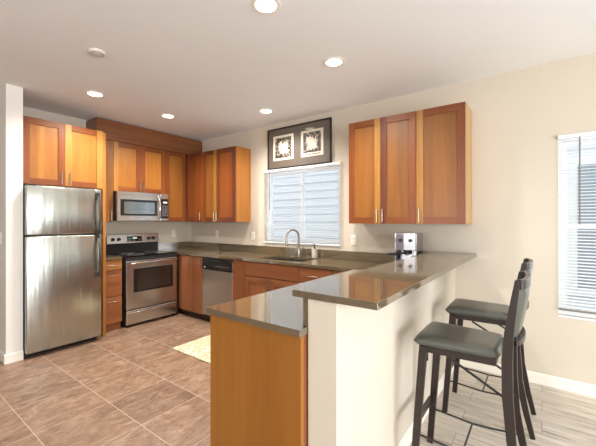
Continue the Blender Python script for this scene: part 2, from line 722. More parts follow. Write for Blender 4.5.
W1 = (-2.885, -1.695, 1.075, 2.045)
W2 = (-5.90, -4.906, 0.60, 2.045)
W3 = (-7.7, -6.5, 0.60, 2.045)
wall_with_holes('wall_right', 0, W, 'y', SOUTH, BACK_Y + W, [W1, W2, W3])
wall_with_holes('wall_back', 0.0, W, 'x', -2.42, 0.0, [])
wall_with_holes('wall_front', SOUTH - W, SOUTH, 'x', WEST - W, W, [(-5.3, -1.4, 0.05, 2.15)])
wall_with_holes('wall_left', WEST - W, WEST, 'y', SOUTH, NORTH, [(-5.3, -1.9, 0.7, 2.15)])
wall_with_holes('wall_hall', NORTH, NORTH + W, 'x', WEST, -2.42, [])
# wing wall beside the fridge, running back along the hallway
STUB = -0.675
struct(MB().box(-2.555, -2.425, STUB, NORTH, 0, H).build('wall_wing', M['wall_lit']))
# pony wall under the bar
struct(MB().box(-2.275, -0.0, HW1, HW0, 0, 1.035).build('wall_pony', M['wall'], bevel=0.004))


def baseboard(name, x0, x1, y0, y1, side):
    t = 0.014
    m = MB()
    if side == 'x-':      # on a face looking towards -x
        m.prism([(x0, 0), (x0 - t, 0), (x0 - t, 0.078), (x0 - t * 0.4, 0.09), (x0, 0.09)], 'y', y0, y1)
    elif side == 'y-':
        m.prism([(y0, 0), (y0 - t, 0), (y0 - t, 0.078), (y0 - t * 0.4, 0.09), (y0, 0.09)], 'x', x0, x1)
    elif side == 'y+':
        m.prism([(y0, 0), (y0 + t, 0), (y0 + t, 0.078), (y0 + t * 0.4, 0.09), (y0, 0.09)], 'x', x0, x1)
    elif side == 'x+':
        m.prism([(x0, 0), (x0 + t, 0), (x0 + t, 0.078), (x0 + t * 0.4, 0.09), (x0, 0.09)], 'y', y0, y1)
    return struct(m.build(name, M['trim']))


baseboard('baseboard_right', 0, 0, SOUTH, HW1, 'x-')
baseboard('baseboard_pony', -2.29, -0.014, HW1, 0, 'y-')
baseboard('baseboard_pony_end', -2.275, 0, HW1, HW0, 'x-')
baseboard('baseboard_wing_front', -2.569, -2.425, STUB, 0, 'y-')
baseboard('baseboard_wing_side', -2.555, 0, STUB, NORTH, 'x-')
baseboard('baseboard_front', -1.4, 0, SOUTH, 0, 'y+')
baseboard('baseboard_left', WEST, 0, SOUTH, NORTH, 'x+')


# windows in the right wall
def window(name, y0, y1, z0, z1, split='v'):
    fw = 0.032
    m = MB()
    xo, xi = 0.10, 0.03
    m.box(xi, xo, y0, y0 + fw, z0, z1).box(xi, xo, y1 - fw, y1, z0, z1)
    m.box(xi, xo, y0 + fw, y1 - fw, z0, z0 + fw).box(xi, xo, y0 + fw, y1 - fw, z1 - fw, z1)
    o = struct(m.build(name, M['frame_white'], bevel=0.003))
    s = MB()
    sw = 0.028
    if split == 'v':
        mid = (y0 + y1) / 2
        halves = [(y0 + fw, mid + 0.02, z0 + fw, z1 - fw, 0.045), (mid - 0.02, y1 - fw, z0 + fw, z1 - fw, 0.068)]
    else:
        mid = z0 + (z1 - z0) * 0.5
        halves = [(y0 + fw, y1 - fw, z0 + fw, mid + 0.02, 0.045), (y0 + fw, y1 - fw, mid - 0.02, z1 - fw, 0.068)]
    for (a, b, c, d, x) in halves:
        s = MB()
        s.box(x, x + 0.02, a, a + sw, c, d).box(x, x + 0.02, b - sw, b, c, d)
        s.box(x, x + 0.02, a + sw, b - sw, c, c + sw).box(x, x + 0.02, a + sw, b - sw, d - sw, d)
        so = s.build('window_sash', M['frame_white'], o)
        MB().box(x + 0.008, x + 0.012, a + sw, b - sw, c + sw, d - sw).build('window_pane', M['glass'], so)
    MB().box(-0.006, xi, y0, y1, z0 - 0.015, z0, bev=0.002).build('window_sill', M['frame_white'], o)
    return o


window('window_1', *W1)
window('window_2', *W2, split='h')
window('window_3', *W3, split='h')


def patio(name, axis, fixed, a, b, z0, z1, n):
    m = MB()

    def bx(mm, u0, u1, v0, v1, t0, t1):
        if axis == 'x':
            mm.box(u0, u1, fixed + t0, fixed + t1, v0, v1)
        else:
            mm.box(fixed + t0, fixed + t1, u0, u1, v0, v1)
    f = 0.06
    bx(m, a, a + f, z0, z1, 0, 0.08)
    bx(m, b - f, b, z0, z1, 0, 0.08)
    bx(m, a + f, b - f, z0, z0 + f, 0, 0.08)
    bx(m, a + f, b - f, z1 - f, z1, 0, 0.08)
    for k in range(1, n):
        c = a + (b - a) * k / n
        bx(m, c - 0.03, c + 0.03, z0 + f, z1 - f, 0, 0.08)
    o = struct(m.build(name, M['frame_white']))
    g = MB()
    bx(g, a + f, b - f, z0 + f, z1 - f, 0.035, 0.04)
    g.build('window_pane', M['glass'], o)


patio('window_4', 'x', SOUTH - 0.11, -5.3, -1.4, 0.05, 2.15, 3)
patio('window_5', 'y', WEST - 0.11, -5.3, -1.9, 0.7, 2.15, 3)


# blinds
def blind(label, y0, y1, z0, z1, pitch, tilt, wand_y, wand_len, x=-0.004, rail='frame_white'):
    r = empty('window_blind', label, 'window blind', (x, (y0 + y1) / 2, z0))
    w = (y1 - y0) / 2
    h = z1 - z0
    MB().box(-0.022, 0.0, -w, w, h - 0.03, h, bev=0.002).build('head_rail', M['frame_white'], r)
    MB().box(-0.02, -0.002, -w + 0.005, w - 0.005, 0.0, 0.014, bev=0.002).build(
        'bottom_rail', M[rail], r)
    m = MB()
    n = int((h - 0.05) / pitch)
    dz = 0.010 * math.sin(math.radians(tilt))
    dx = 0.010 * math.cos(math.radians(tilt))
    for k in range(n):
        zc = 0.022 + (k + 0.5) * pitch
        m.prism([(-0.011 - dx, zc - dz), (-0.011, zc + 0.0012), (-0.011 + dx, zc + dz), (-0.011 + dx, zc + dz - 0.0005),
                 (-0.011, zc + 0.0006), (-0.011 - dx, zc - dz - 0.0005)], 'y', -w + 0.006, w - 0.006)
    m.build('blind_slats', M['slat'], r)
    for f in (-0.8, 0.0, 0.8):
        MB().tube([(-0.011, w * f, 0.01), (-0.011, w * f, h - 0.02)], 0.0012, 6).build('ladder_cord', M['frame_white'], r)
    MB().tube([(-0.028, wand_y - (y0 + y1) / 2, h - 0.03), (-0.03, wand_y - (y0 + y1) / 2, h - wand_len)],
              0.005, 8).build('tilt_wand', M['rail_grey'], r)
    return r


blind('white slatted window blind over the kitchen sink', -2.90, -1.685, 1.068, 2.062, 0.022, 3, -1.80, 0.55)
blind('white slatted window blind beside the bar stools, near the right edge', -5.91, -4.903, 0.645, 2.062, 0.0255, 24, -5.04, 0.72, rail='rail_grey')
blind('white slatted window blind further along the dining wall', -7.71, -6.49, 0.62, 2.062, 0.0255, 24, -6.65, 0.7)

# ------------------------------------------------------------------ outside: neighbour's house
nb = empty('neighboring_house', 'pale lap-sided neighboring house seen through the blinds', 'house', (1.9, -4.0, -0.6))
m = MB()
z = 0
while z < 4.6:
    m.prism([(0.0, z), (-0.024, z), (-0.006, z + 0.150), (0.0, z + 0.150)], 'y', -6, 7)
    z += 0.15
nm = plain('pale_lap_siding', (222, 228, 234), 0.6, var=0.02)
m.build('siding', nm, nb)
MB().box(0, 0.4, -6, 7, 0, 4.6).build('house_wall', nm, nb)
nw = MB().box(-0.05, 0.0, -2.75, -1.05, 1.05, 2.75).build('window_trim', M['outdoor_trim'], nb)
MB().box(-0.055, -0.045, -2.65, -1.95, 1.15, 2.65).box(-0.055, -0.045, -1.85, -1.15, 1.15, 2.65).build(
    'pane', plain('neighbor_glass', (150, 162, 172), 0.05), nw)
struct(MB().box(0.2, 6, -12, 6, -0.7, -0.6).build('ground', M['dirt']))

# ------------------------------------------------------------------ cabinets
FG = 0.0015


def handle(parent, x, z, vert=True, L=0.125, y=-0.02, mat=None):
    m = MB()
    r = 0.005
    if vert:
        m.tube([(x, y - 0.028, z - L / 2), (x, y - 0.028, z + L / 2)], r, 10)
        for s in (-1, 1):
            m.tube([(x, y + 0.0, z + s * L * 0.38), (x, y - 0.028, z + s * L * 0.38)], r * 0.8, 8)
    else:
        m.tube([(x - L / 2, y - 0.028, z), (x + L / 2, y - 0.028, z)], r, 10)
        for s in (-1, 1):
            m.tube([(x + s * L * 0.38, y + 0.0, z), (x + s * L * 0.38, y - 0.028, z)], r * 0.8, 8)
    return m.build('handle', M['nickel'], parent, smooth=True)


def door(root, x0, x1, z0, z1, style='shaker', hx=None, hz=None, hv=True, mats=None, name='door'):
    """mats: rails, left stile, right stile, panel"""
    mats = mats or (M['base'],) * 4
    T = 0.02
    x0 += FG
    x1 -= FG
    z0 += FG
    z1 -= FG
    if style == 'shaker':
        s = min(0.062, (x1 - x0) * 0.27)
        m = MB()
        m.box(x0, x0 + s, -T, 0, z0, z1, bev=0.0012, mi=1)
        m.box(x1 - s, x1, -T, 0, z0, z1, bev=0.0012, mi=2)
        m.box(x0 + s, x1 - s, -T, 0, z0, z0 + 0.062, mi=0)
        m.box(x0 + s, x1 - s, -T, 0, z1 - 0.062, z1, mi=0)
        d = m.build(name, [mats[0], mats[1], mats[2]], root)
        MB().box(x0 + s - 0.003, x1 - s + 0.003, -T + 0.011, -0.002, z0 + 0.059, z1 - 0.059).build(
            'door_panel', mats[3], d)
    else:
        d = MB().box(x0, x1, -T, 0, z0, z1, bev=0.0015).build(name, mats[3], root)
    if hx is not None:
        handle(d, hx, hz, hv)
    return d


def cabinet(kind, label, x, y, z, rz, w, d, h, side=None, base=False, group=None, toe=0.09, toe_mat='toe', toe_in=0.06):
    r = empty(kind, label, 'cabinet', (x, y, z), rz, group)
    side = side or M['red']
    m = MB()
    if base:
        m.box(0, w, 0.0, d, toe, h)
        m.build('body', side, r)
        MB().box(0.002, w - 0.002, toe_in, d, 0, toe).build('toe_kick', M[toe_mat], r)
    else:
        m.box(0, w, 0.0, d, 0, h)
        m.build('body', side, r)
    return r


R90 = -PI / 2
# --- wall cabinets, back wall
UZ = 1.355
mg = (M['redh'], M['red'], M['red'], M['gold'])
c = cabinet('wall_cabinet', 'wide golden double-door wall cabinet mounted over the refrigerator', -2.42, -0.60, 1.742, 0, 0.757, 0.598, 0.682, M['honey'])
door(c, 0.0, 0.372, 0, 0.682, hx=0.335, hz=0.085, mats=mg)
door(c, 0.372, 0.757, 0, 0.682, hx=0.41, hz=0.085, mats=(M['redh'], M['stile'], M['stile'], M['gold']))
tag(MB().box(-1.662, -1.628, -0.615, -0.002, 0, 2.412, bev=0.001).build('end_panel', M['honey']),
    'tall thin upright wood panel between refrigerator and drawers', 'cabinet panel')
c = cabinet('wall_cabinet', 'very narrow wall cabinet squeezed between the tall panel and microwave', -1.627, -0.28, UZ, 0, 0.227, 0.278, 1.055, M['gold_dull'])
door(c, 0.0, 0.227, 0, 1.055, 'slab', hx=0.196, hz=0.075, mats=(M['gold_dull'],) * 4)
c = cabinet('wall_cabinet', 'double-door wall cabinet directly above the microwave', -1.398, -0.28, 1.758, 0, 0.742, 0.278, 0.652, M['red'])
door(c, 0.0, 0.371, 0, 0.652, hx=0.345, hz=0.08, mats=(M['redh'], M['stile'], M['red'], M['gold']))
door(c, 0.371, 0.742, 0, 0.652, hx=0.397, hz=0.08, mats=(M['redh'], M['red'], M['red'], M['gold']))
c = cabinet('wall_cabinet', 'tall single-door wall cabinet right of the microwave in the corner', -0.655, -0.28, UZ, 0, 0.352, 0.278, 1.055, M['red'])
door(c, 0.0, 0.352, 0, 1.055, mats=(M['redh'], M['red'], M['red'], M['gold_dull']))
# soffit
tag(MB().box(-1.605, -0.001, -0.31, -0.001, 2.412, H - 0.014, bev=0.002).build('cabinet_soffit', wood('soffit_cherry', (116, 64, 36), (138, 82, 48), axis=0, jitter=0.02)),
    'long reddish wood soffit box between back wall cabinets and ceiling', 'soffit')
# --- wall cabinets, right wall (corner group)
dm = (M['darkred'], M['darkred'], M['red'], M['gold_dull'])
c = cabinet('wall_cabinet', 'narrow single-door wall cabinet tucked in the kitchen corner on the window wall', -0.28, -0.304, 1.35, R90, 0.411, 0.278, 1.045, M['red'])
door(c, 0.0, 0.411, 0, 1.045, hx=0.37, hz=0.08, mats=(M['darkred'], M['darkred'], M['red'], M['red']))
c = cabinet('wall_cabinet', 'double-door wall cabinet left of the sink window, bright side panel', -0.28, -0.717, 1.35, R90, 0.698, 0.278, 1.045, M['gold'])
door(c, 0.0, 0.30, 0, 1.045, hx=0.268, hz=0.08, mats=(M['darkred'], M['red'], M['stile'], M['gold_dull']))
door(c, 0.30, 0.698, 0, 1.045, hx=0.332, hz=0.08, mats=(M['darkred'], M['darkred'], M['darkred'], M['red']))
# --- wall cabinets over the bar
c = cabinet('wall_cabinet', 'double-door wall cabinet right of the sink window, above the espresso machine', -0.31, -3.165, UZ - 0.016, R90, 0.695, 0.308, 1.048, M['pale'])
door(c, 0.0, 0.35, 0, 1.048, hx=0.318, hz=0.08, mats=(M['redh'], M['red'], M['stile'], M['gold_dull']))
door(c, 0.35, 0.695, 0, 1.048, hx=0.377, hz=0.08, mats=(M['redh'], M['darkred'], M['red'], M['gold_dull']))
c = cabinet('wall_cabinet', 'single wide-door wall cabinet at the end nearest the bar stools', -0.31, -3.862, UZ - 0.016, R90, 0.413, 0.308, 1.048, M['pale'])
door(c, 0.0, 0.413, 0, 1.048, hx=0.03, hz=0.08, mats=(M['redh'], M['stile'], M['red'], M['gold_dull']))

# --- base cabinets
BZ = 0.882
bm4 = (M['base'],) * 4
bh4 = (M['baseh'],) * 4
gold4 = (wood('golden_drawer', (150, 92, 46), (172, 112, 58), axis=0),) * 4
c = cabinet('base_cabinet', 'narrow three-drawer base cabinet left of the range', -1.627, -0.50, 0, 0, 0.235, 0.498, BZ, M['base'], base=True, toe_mat='base', toe_in=0.02)
for i, (a, b, mt) in enumerate(((0.755, 0.875, gold4), (0.428, 0.745, bh4), (0.095, 0.422, bh4))):
    door(c, 0.0, 0.235, a, b, 'slab', hx=0.117, hz=b - 0.055 if i else (a + b) / 2, hv=False, mats=mt, name='drawer')
c = cabinet('base_cabinet', 'narrow two-door base cabinet between the range and dishwasher', -0.585, -0.52, 0, R90, 0.582, 0.583, BZ, M['base'], base=True)
door(c, 0.10, 0.34, 0.095, 0.875, 'slab', hx=0.305, hz=0.79, mats=bm4)
door(c, 0.34, 0.582, 0.095, 0.875, 'slab', hx=0.545, hz=0.79, mats=bm4)
c = cabinet('base_cabinet', 'slim single-door base cabinet right of the dishwasher', -0.585, -1.695, 0, R90, 0.215, 0.583, BZ, M['base'], base=True)
door(c, 0.0, 0.215, 0.095, 0.875, 'slab', hx=0.03, hz=0.79, mats=bm4)
c = cabinet('base_cabinet', 'wide sink base cabinet with false drawer front over two paneled doors', -0.585, -1.912, 0, R90, 0.808, 0.583, BZ - 0.21, M['base'], base=True)
MB().box(0.0, 0.808, 0.0, 0.018, BZ - 0.21, BZ).build('front_rail', M['baseh'], c)
door(c, 0.0, 0.808, 0.715, 0.875, 'slab', mats=bh4, name='false_front')
door(c, 0.0, 0.404, 0.095, 0.705, hx=0.372, hz=0.62, mats=bm4)
door(c, 0.404, 0.808, 0.095, 0.705, hx=0.436, hz=0.62, mats=bm4)
c = cabinet('base_cabinet', 'drawer base cabinet right of the sink, under the window', -0.585, -2.722, 0, R90, 0.395, 0.583, BZ, M['base'], base=True)
for a, b in ((0.715, 0.875), (0.405, 0.71), (0.095, 0.40)):
    door(c, 0.0, 0.395, a, b, 'slab', hx=0.197, hz=(a + b) / 2, hv=False, mats=bh4, name='drawer')
c = cabinet('base_cabinet', 'corner base cabinet where the window counter meets the peninsula', -0.585, -3.119, 0, R90, 0.85, 0.583, BZ, M['base'], base=True)
door(c, 0.0, 0.27, 0.095, 0.875, 'slab', hx=0.03, hz=0.79, mats=bm4)
# peninsula cabinets, fronts face the kitchen (+y)
pen = [(-0.61, 0.56, 'peninsula cabinet nearest the window wall'), (-1.172, 0.57, 'middle peninsula cabinet under the low counter'),
       (-1.744, 0.55, 'outermost peninsula cabinet with broad golden wood end panel')]
for i, (x, w, lab) in enumerate(pen):
    c = cabinet('base_cabinet', lab, x, -3.43, 0, PI, w, 0.555, BZ, M['base'], base=True)
    door(c, 0.0, w, 0.715, 0.875, 'slab', hx=w / 2, hz=0.795, hv=False, mats=bh4, name='drawer')
    door(c, 0.0, w / 2, 0.095, 0.705, hx=w / 2 - 0.03, hz=0.62, mats=bm4)
    door(c, w / 2, w, 0.095, 0.705, hx=w / 2 + 0.03, hz=0.62, mats=bm4)
    if i == 2:
        MB().box(w, w + 0.022, -0.035, 0.555, 0.0, BZ, bev=0.001).build(
            'end_panel', wood('golden_end_panel', (144, 84, 28), (166, 104, 40), scale=5, jitter=0.0), c)

# ------------------------------------------------------------------ worktops
SINK = (-0.50, -0.14, -2.66, -2.04)   # x0,x1,y0,y1
CT0, CT1 = BZ + 0.002, 0.914
r = empty('worktop', 'long glossy taupe quartz worktop running from range past sink and around peninsula', 'worktop', (0, 0, 0))
m = MB()
FX = -0.615


def ctbox(x0, x1, y0, y1):
    m.box(x0, x1, y0, y1, CT0, CT1)


ctbox(FX, SINK[0], -3.40, -0.002)
ctbox(SINK[0], SINK[1], SINK[3], -0.002)
ctbox(SINK[0], SINK[1], -3.40, SINK[2])
ctbox(SINK[1], -0.002, -3.40, -0.002)
ctbox(-2.334, -0.002, HW0 + 0.001, -3.385)
m.build('slab', M['quartz'], r)
tag(MB().box(-0.022, -0.002, -3.96, -0.0235, CT1 + 0.001, 1.016, bev=0.001).build('stone_backsplash', M['quartz']),
    'long low taupe stone strip on the window wall behind the sink', 'backsplash')
tag(MB().box(-0.60, -0.002, -0.022, -0.002, CT1 + 0.001, 1.016, bev=0.001).build('stone_backsplash', M['quartz']),
    'short low taupe stone strip on the back wall right of the range', 'backsplash')
tag(MB().box(-2.275, -0.024, HW0 + 0.001, HW0 + 0.023, CT1 + 0.001, 1.034).build('bar_riser', M['quartz']),
    'taupe stone riser strip between low worktop and raised bar', 'stone riser')
r = empty('worktop', 'small square taupe worktop over the three drawers left of the range', 'worktop', (-1.627, -0.52, CT0))
MB().box(0, 0.230, -0.015, 0.518, 0, CT1 - CT0, bev=0.001).build('slab', M['quartz'], r)
MB().box(0, 0.230, 0.498, 0.518, CT1 - CT0, 1.016 - CT0, bev=0.001).build('backsplash', M['quartz'], r)
tag(MB().box(-2.283, -0.003, -4.312, -3.912, 1.037, 1.067, bev=0.0015).build('bar_counter', M['quartz']),
    'raised glossy taupe bar top on the white pony wall', 'bar counter')

# sink
r = empty('sink', 'undermount stainless steel sink below the kitchen window', 'sink', (-0.32, -2.35, CT0))
m = MB()
hx, hy, dp, t = 0.19, 0.32, 0.20, 0.004
m.box(-hx, hx, -hy, hy, -dp, -dp + t)
m.box(-hx - t, -hx, -hy, hy, -dp, -0.002).box(hx, hx + t, -hy, hy, -dp, -0.002)
m.box(-hx, hx, -hy - t, -hy, -dp, -0.002).box(-hx, hx, hy, hy + t, -dp, -0.002)
m.build('bowl', M['sink'], r)
MB().lathe([(0.0, 0.003), (0.03, 0.003), (0.045, 0.006), (0.048, 0.002)], (0, 0, -dp + t), seg=24).build('drain', M['road'], r, smooth=True)

# faucet
r = empty('faucet', 'tall brushed nickel gooseneck pull-down faucet behind the sink', 'faucet', (-0.085, -2.335, CT1))
MB().lathe([(0, 0), (0.03, 0), (0.031, 0.006), (0.024, 0.012), (0.023, 0.085), (0.019, 0.10), (0.0, 0.10)], seg=24).build('base', M['nickel'], r, smooth=True)
pth = [(0, 0, 0.09), (0, 0, 0.25)]
R = 0.09
for k in range(1, 13):
    a = PI * k / 12
    pth.append((-(R - R * math.cos(a)) * 0.9, (R - R * math.cos(a)) * 0.35, 0.25 + R * math.sin(a)))
MB().tube(pth, 0.013, 14).build('spout', M['nickel'], r, smooth=True)
e = pth[-1]
MB().lathe([(0, 0), (0.012, 0), (0.015, -0.03), (0.019, -0.09), (0.018, -0.105), (0, -0.105)], e, seg=20).build('spray_head', M['nickel'], r, smooth=True)
MB().tube([(0.0, -0.02, 0.06), (-0.01, -0.055, 0.075), (-0.03, -0.10, 0.13)], [0.012, 0.008, 0.005], 10).build('lever', M['nickel'], r, smooth=True)
# deck dispenser
r = empty('soap_dispenser', 'short nickel deck soap dispenser left of the faucet', 'soap dispenser', (-0.09, -2.235, CT1))
MB().lathe([(0, 0), (0.02, 0), (0.02, 0.006), (0.012, 0.01), (0.012, 0.05), (0, 0.05)], seg=20).build('base', M['nickel'], r, smooth=True)
MB().tube([(0, 0, 0.05), (0, 0, 0.07), (-0.02, 0, 0.08), (-0.06, 0, 0.078)], 0.006, 10).build('nozzle', M['nickel'], r, smooth=True)
# bottle
r = empty('soap_bottle', 'clear square soap bottle with black pump right of the faucet', 'soap bottle', (-0.085, -2.575, CT1))
MB().box(-0.028, 0.028, -0.028, 0.028, 0, 0.115, bev=0.008, seg=3).build('bottle', M['clear'], r)
MB().lathe([(0, 0.115), (0.013, 0.115), (0.013, 0.135), (0.005, 0.137), (0.005, 0.16), (0, 0.16)], seg=16).box(-0.035, 0.01, -0.006, 0.006, 0.158, 0.168).build('pump', M['black'], r)
MB().box(-0.0290, -0.0284, -0.018, 0.018, 0.03, 0.085).build('bottle_label', plain('faded_bottle_label', (196, 184, 170), 0.6, var=0.2, vscale=60), r)

# ------------------------------------------------------------------ refrigerator
r = empty('refrigerator', 'stainless steel top-freezer refrigerator beside the wing wall', 'refrigerator', (-2.418, -0.68, 0))
FW = 0.692
MB().box(0.0, FW, 0.0, 0.62, 0.03, 1.71, bev=0.004).build('body', M['blackm'], r)
MB().box(0.02, FW - 0.02, 0.015, 0.03, 0.012, 0.05).build('kick_grille', M['black'], r)
for x in (0.05, FW - 0.05):
    MB().lathe([(0, 0), (0.02, 0), (0.02, 0.03), (0, 0.03)], (x, 0.06, 0), seg=12).build('foot', M['black'], r)
FH = (0.055, 1.212, 1.224, 1.722)


def fdoor(nm, z0, z1, hz0, hz1, bow):
    d = MB().box(0.0, FW, -0.065, -0.004, z0, z1, bev=0.012, seg=3).build(nm, M['fridge_steel'], r, smooth=True)
    ps = []
    hxp = FW - 0.045
    for k in range(9):
        f = k / 8
        ps.append((hxp, -0.065 - 0.012 - bow * math.sin(PI * f) ** 0.6, hz0 + (hz1 - hz0) * f))
    MB().sweep_rect(ps, 0.026, 0.016, (1, 0, 0)).build('handle', M['handle_dark'], d, bevel=0.004)
    for hz in (hz0, hz1):
        MB().box(hxp - 0.016, hxp + 0.016, -0.09, -0.065, hz - 0.03, hz + 0.03, bev=0.004).build('handle_mount', M['blackm'], d)
    return d


fdoor('refrigerator_door', FH[0], FH[1], 0.77, 1.185, 0.035)
fdoor('freezer_door', FH[2], FH[3], 1.25, 1.655, 0.035)
MB().box(0.02, 0.08, -0.06, 0.02, 1.7225, 1.732, bev=0.003).build('hinge_cover', M['blackm'], r)

# ------------------------------------------------------------------ range
r = empty('range', 'freestanding stainless electric range with black glass cooktop', 'range', (-1.362, -0.52, 0))
RW = 0.745
MB().box(0, RW, 0.0, 0.50, 0.04, 0.895).build('body', M['blackm'], r)
for x in (0.04, RW - 0.04):
    for y in (0.04, 0.46):
        MB().box(x - 0.015, x + 0.015, y - 0.015, y + 0.015, 0, 0.04).build('foot', M['black'], r)
ct = MB().box(0.0, RW, -0.03, 0.44, 0.896, 0.918, bev=0.004).build('cooktop', M['blackglass'], r)
for (x, y, q) in ((0.19, 0.08, 0.10), (0.55, 0.08, 0.075), (0.19, 0.31, 0.075), (0.55, 0.31, 0.10)):
    MB().lathe([(q - 0.003, 0), (q - 0.003, 0.0008), (q, 0.0008), (q, 0)], (x, y, 0.918), seg=40).build('burner_ring', M['led'], ct)
MB().box(0.0, RW, -0.028, 0.0, 0.868, 0.895, bev=0.003).build('front_trim', M['blackm'], r)
bgm = MB()
bgm.prism([(0.44, 0.90), (0.50, 0.90), (0.50, 1.165), (0.462, 1.165), (0.446, 1.155), (0.43, 1.055), (0.45, 1.045), (0.455, 0.90)], 'x', 0.0, RW)
bgm.build('backguard', M['black'], r, loc=(-0.022, 0, 0))
cp = MB()
cp.prism([(0.4285, 1.053), (0.4455, 1.158), (0.463, 1.178), (0.463, 1.182), (0.443, 1.172), (0.4235, 1.053)], 'x', 0.0, RW)
cp = cp.build('control_panel', M['steelx'], r, loc=(-0.022, 0, 0))
sl = Matrix.Rotation(math.radians(9.5), 3, 'X')
for x in (0.075, 0.155, 0.585, 0.655):
    kn = MB()
    kn.lathe([(0, -0.024), (0.017, -0.024), (0.021, -0.004), (0.024, 0), (0.024, 0.004)], (x, 0.430, 1.108), axis='y', seg=24)
    kn.box(x - 0.003, x + 0.003, 0.402, 0.408, 1.092, 1.124)
    kn.build('knob', M['black'], cp, smooth=True)
dsp = MB().box(0.27, 0.48, 0.424, 0.434, 1.07, 1.145, rot=Matrix.Rotation(math.radians(-10), 3, 'X')).build('display', M['blackglass'], cp)
MB().box(0.345, 0.405, 0.4215, 0.425, 1.112, 1.130).build('clock_digits', M['display'], dsp)
lg = MB()
for k in range(5):
    for j in range(2):
        x = 0.285 + k * 0.012 if k < 3 else 0.43 + (k - 3) * 0.02
        lg.box(x, x + 0.007, 0.4195, 0.4235, 1.088 + j * 0.022, 1.093 + j * 0.022)
lg.build('touch_key', M['led'], dsp)
MB().box(0.005, RW - 0.005, -0.025, 0.0, 0.85, 0.866).build('vent_strip', M['black'], r)
od = MB().box(0.004, RW - 0.004, -0.04, -0.002, 0.225, 0.85, bev=0.004).build('oven_door', M['steelx'], r)
MB().box(0.095, RW - 0.085, -0.044, -0.038, 0.44, 0.745, bev=0.002).build('window_frame', M['black'], od)
MB().box(0.135, RW - 0.125, -0.046, -0.042, 0.465, 0.72).build('window', M['ovenglass'], od)
pth = [(0.03, -0.045, 0.815), (0.04, -0.078, 0.818), (0.12, -0.085, 0.822), (RW / 2, -0.088, 0.825), (RW - 0.12, -0.085, 0.822), (RW - 0.04, -0.078, 0.818), (RW - 0.03, -0.045, 0.815)]
MB().tube(pth, 0.017, 12).build('handle', M['chrome'], od, smooth=True)
dr = MB().box(0.004, RW - 0.004, -0.04, -0.002, 0.035, 0.212, bev=0.004).build('storage_drawer', M['steelx'], r)
m = MB()
n = 14
pp = []
for k in range(n + 1):
    f = k / n
    pp.append((0.02 + (RW - 0.04) * f, -0.05 - 0.018 * math.sin(PI * f), 0.178 + 0.012 * math.sin(PI * f)))
m.tube(pp, [0.006 + 0.008 * math.sin(PI * k / n) for k in range(n + 1)], 12)
m.build('handle', M['chrome'], dr, smooth=True)

# ------------------------------------------------------------------ microwave
r = empty('microwave', 'stainless over-the-range microwave with black control panel', 'microwave', (-1.398, -0.375, 1.365))
MWW, MWH = 0.725, 0.388
MB().box(0.002, MWW - 0.002, 0.0, 0.372, 0, MWH, bev=0.003).build('body', M['blackm'], r)
d = MB().box(0.0, 0.60, -0.03, -0.001, 0.0, MWH, bev=0.004).build('door', M['steelx'], r)
MB().box(0.04, 0.545, -0.033, -0.028, 0.07, 0.285, bev=0.002).build('window_frame', M['black'], d)
MB().box(0.085, 0.51, -0.035, -0.032, 0.095, 0.255).build('window', plain('microwave_window', (150, 158, 162), 0.12, metal=0.9), d)
ps = []
for k in range(11):
    f = k / 10
    ps.append((0.568, -0.036 - 0.04 * math.sin(PI * f) ** 0.7, 0.03 + 0.31 * f))
MB().tube(ps, 0.013, 12).build('handle', M['chrome'], d, smooth=True)
p = MB().box(0.602, MWW, -0.03, -0.001, 0.0, MWH, bev=0.004).build('control_panel', M['steelx'], r)
MB().box(0.608, MWW - 0.005, -0.033, -0.029, 0.035, 0.315, bev=0.001).build('keypad', M['blackglass'], p)
MB().box(0.64, 0.70, -0.035, -0.032, 0.255, 0.275).build('display', M['display'], p)
bt = MB()
for i in range(3):
    for j in range(6):
        bt.box(0.63 + i * 0.032, 0.645 + i * 0.032, -0.0345, -0.032, 0.07 + j * 0.028, 0.077 + j * 0.028)
bt.build('key', M['led'], p)
m = MB()
for k in range(24):
    m.box(0.04 + k * 0.027, 0.058 + k * 0.027, -0.0312, -0.028, 0.345, 0.349)
m.build('vent_grille', M['black'], d)

# ------------------------------------------------------------------ dishwasher
r = empty('dishwasher', 'stainless dishwasher with black control strip under the counter', 'dishwasher', (-0.585, -1.104, 0), R90)
DW = 0.588
MB().box(0.002, DW - 0.002, 0.0, 0.55, 0.10, 0.875).build('body', M['blackm'], r)
MB().box(0.002, DW - 0.002, 0.05, 0.07, 0.0, 0.10).build('toe_kick', M['black'], r)
MB().box(0.0, DW, -0.025, -0.001, 0.11, 0.715, bev=0.004).build('door', M['steel_dk'], r)
p = MB().box(0.0, DW, -0.03, -0.001, 0.718, 0.876, bev=0.005).build('control_panel', M['black'], r)
MB().lathe([(0, -0.005), (0.010, -0.005), (0.012, 0)], (0.06, -0.03, 0.75), axis='y', seg=20).build('badge', M['led'], p)
m = MB()
for k in range(7):
    m.box(0.27 + k * 0.038, 0.285 + k * 0.038, -0.0315, -0.029, 0.772, 0.778)
m.build('button', M['led'], p)
MB().box(0.2, 0.38, -0.034, -0.028, 0.83, 0.852, bev=0.002).build('latch_recess', M['blackglass'], p)

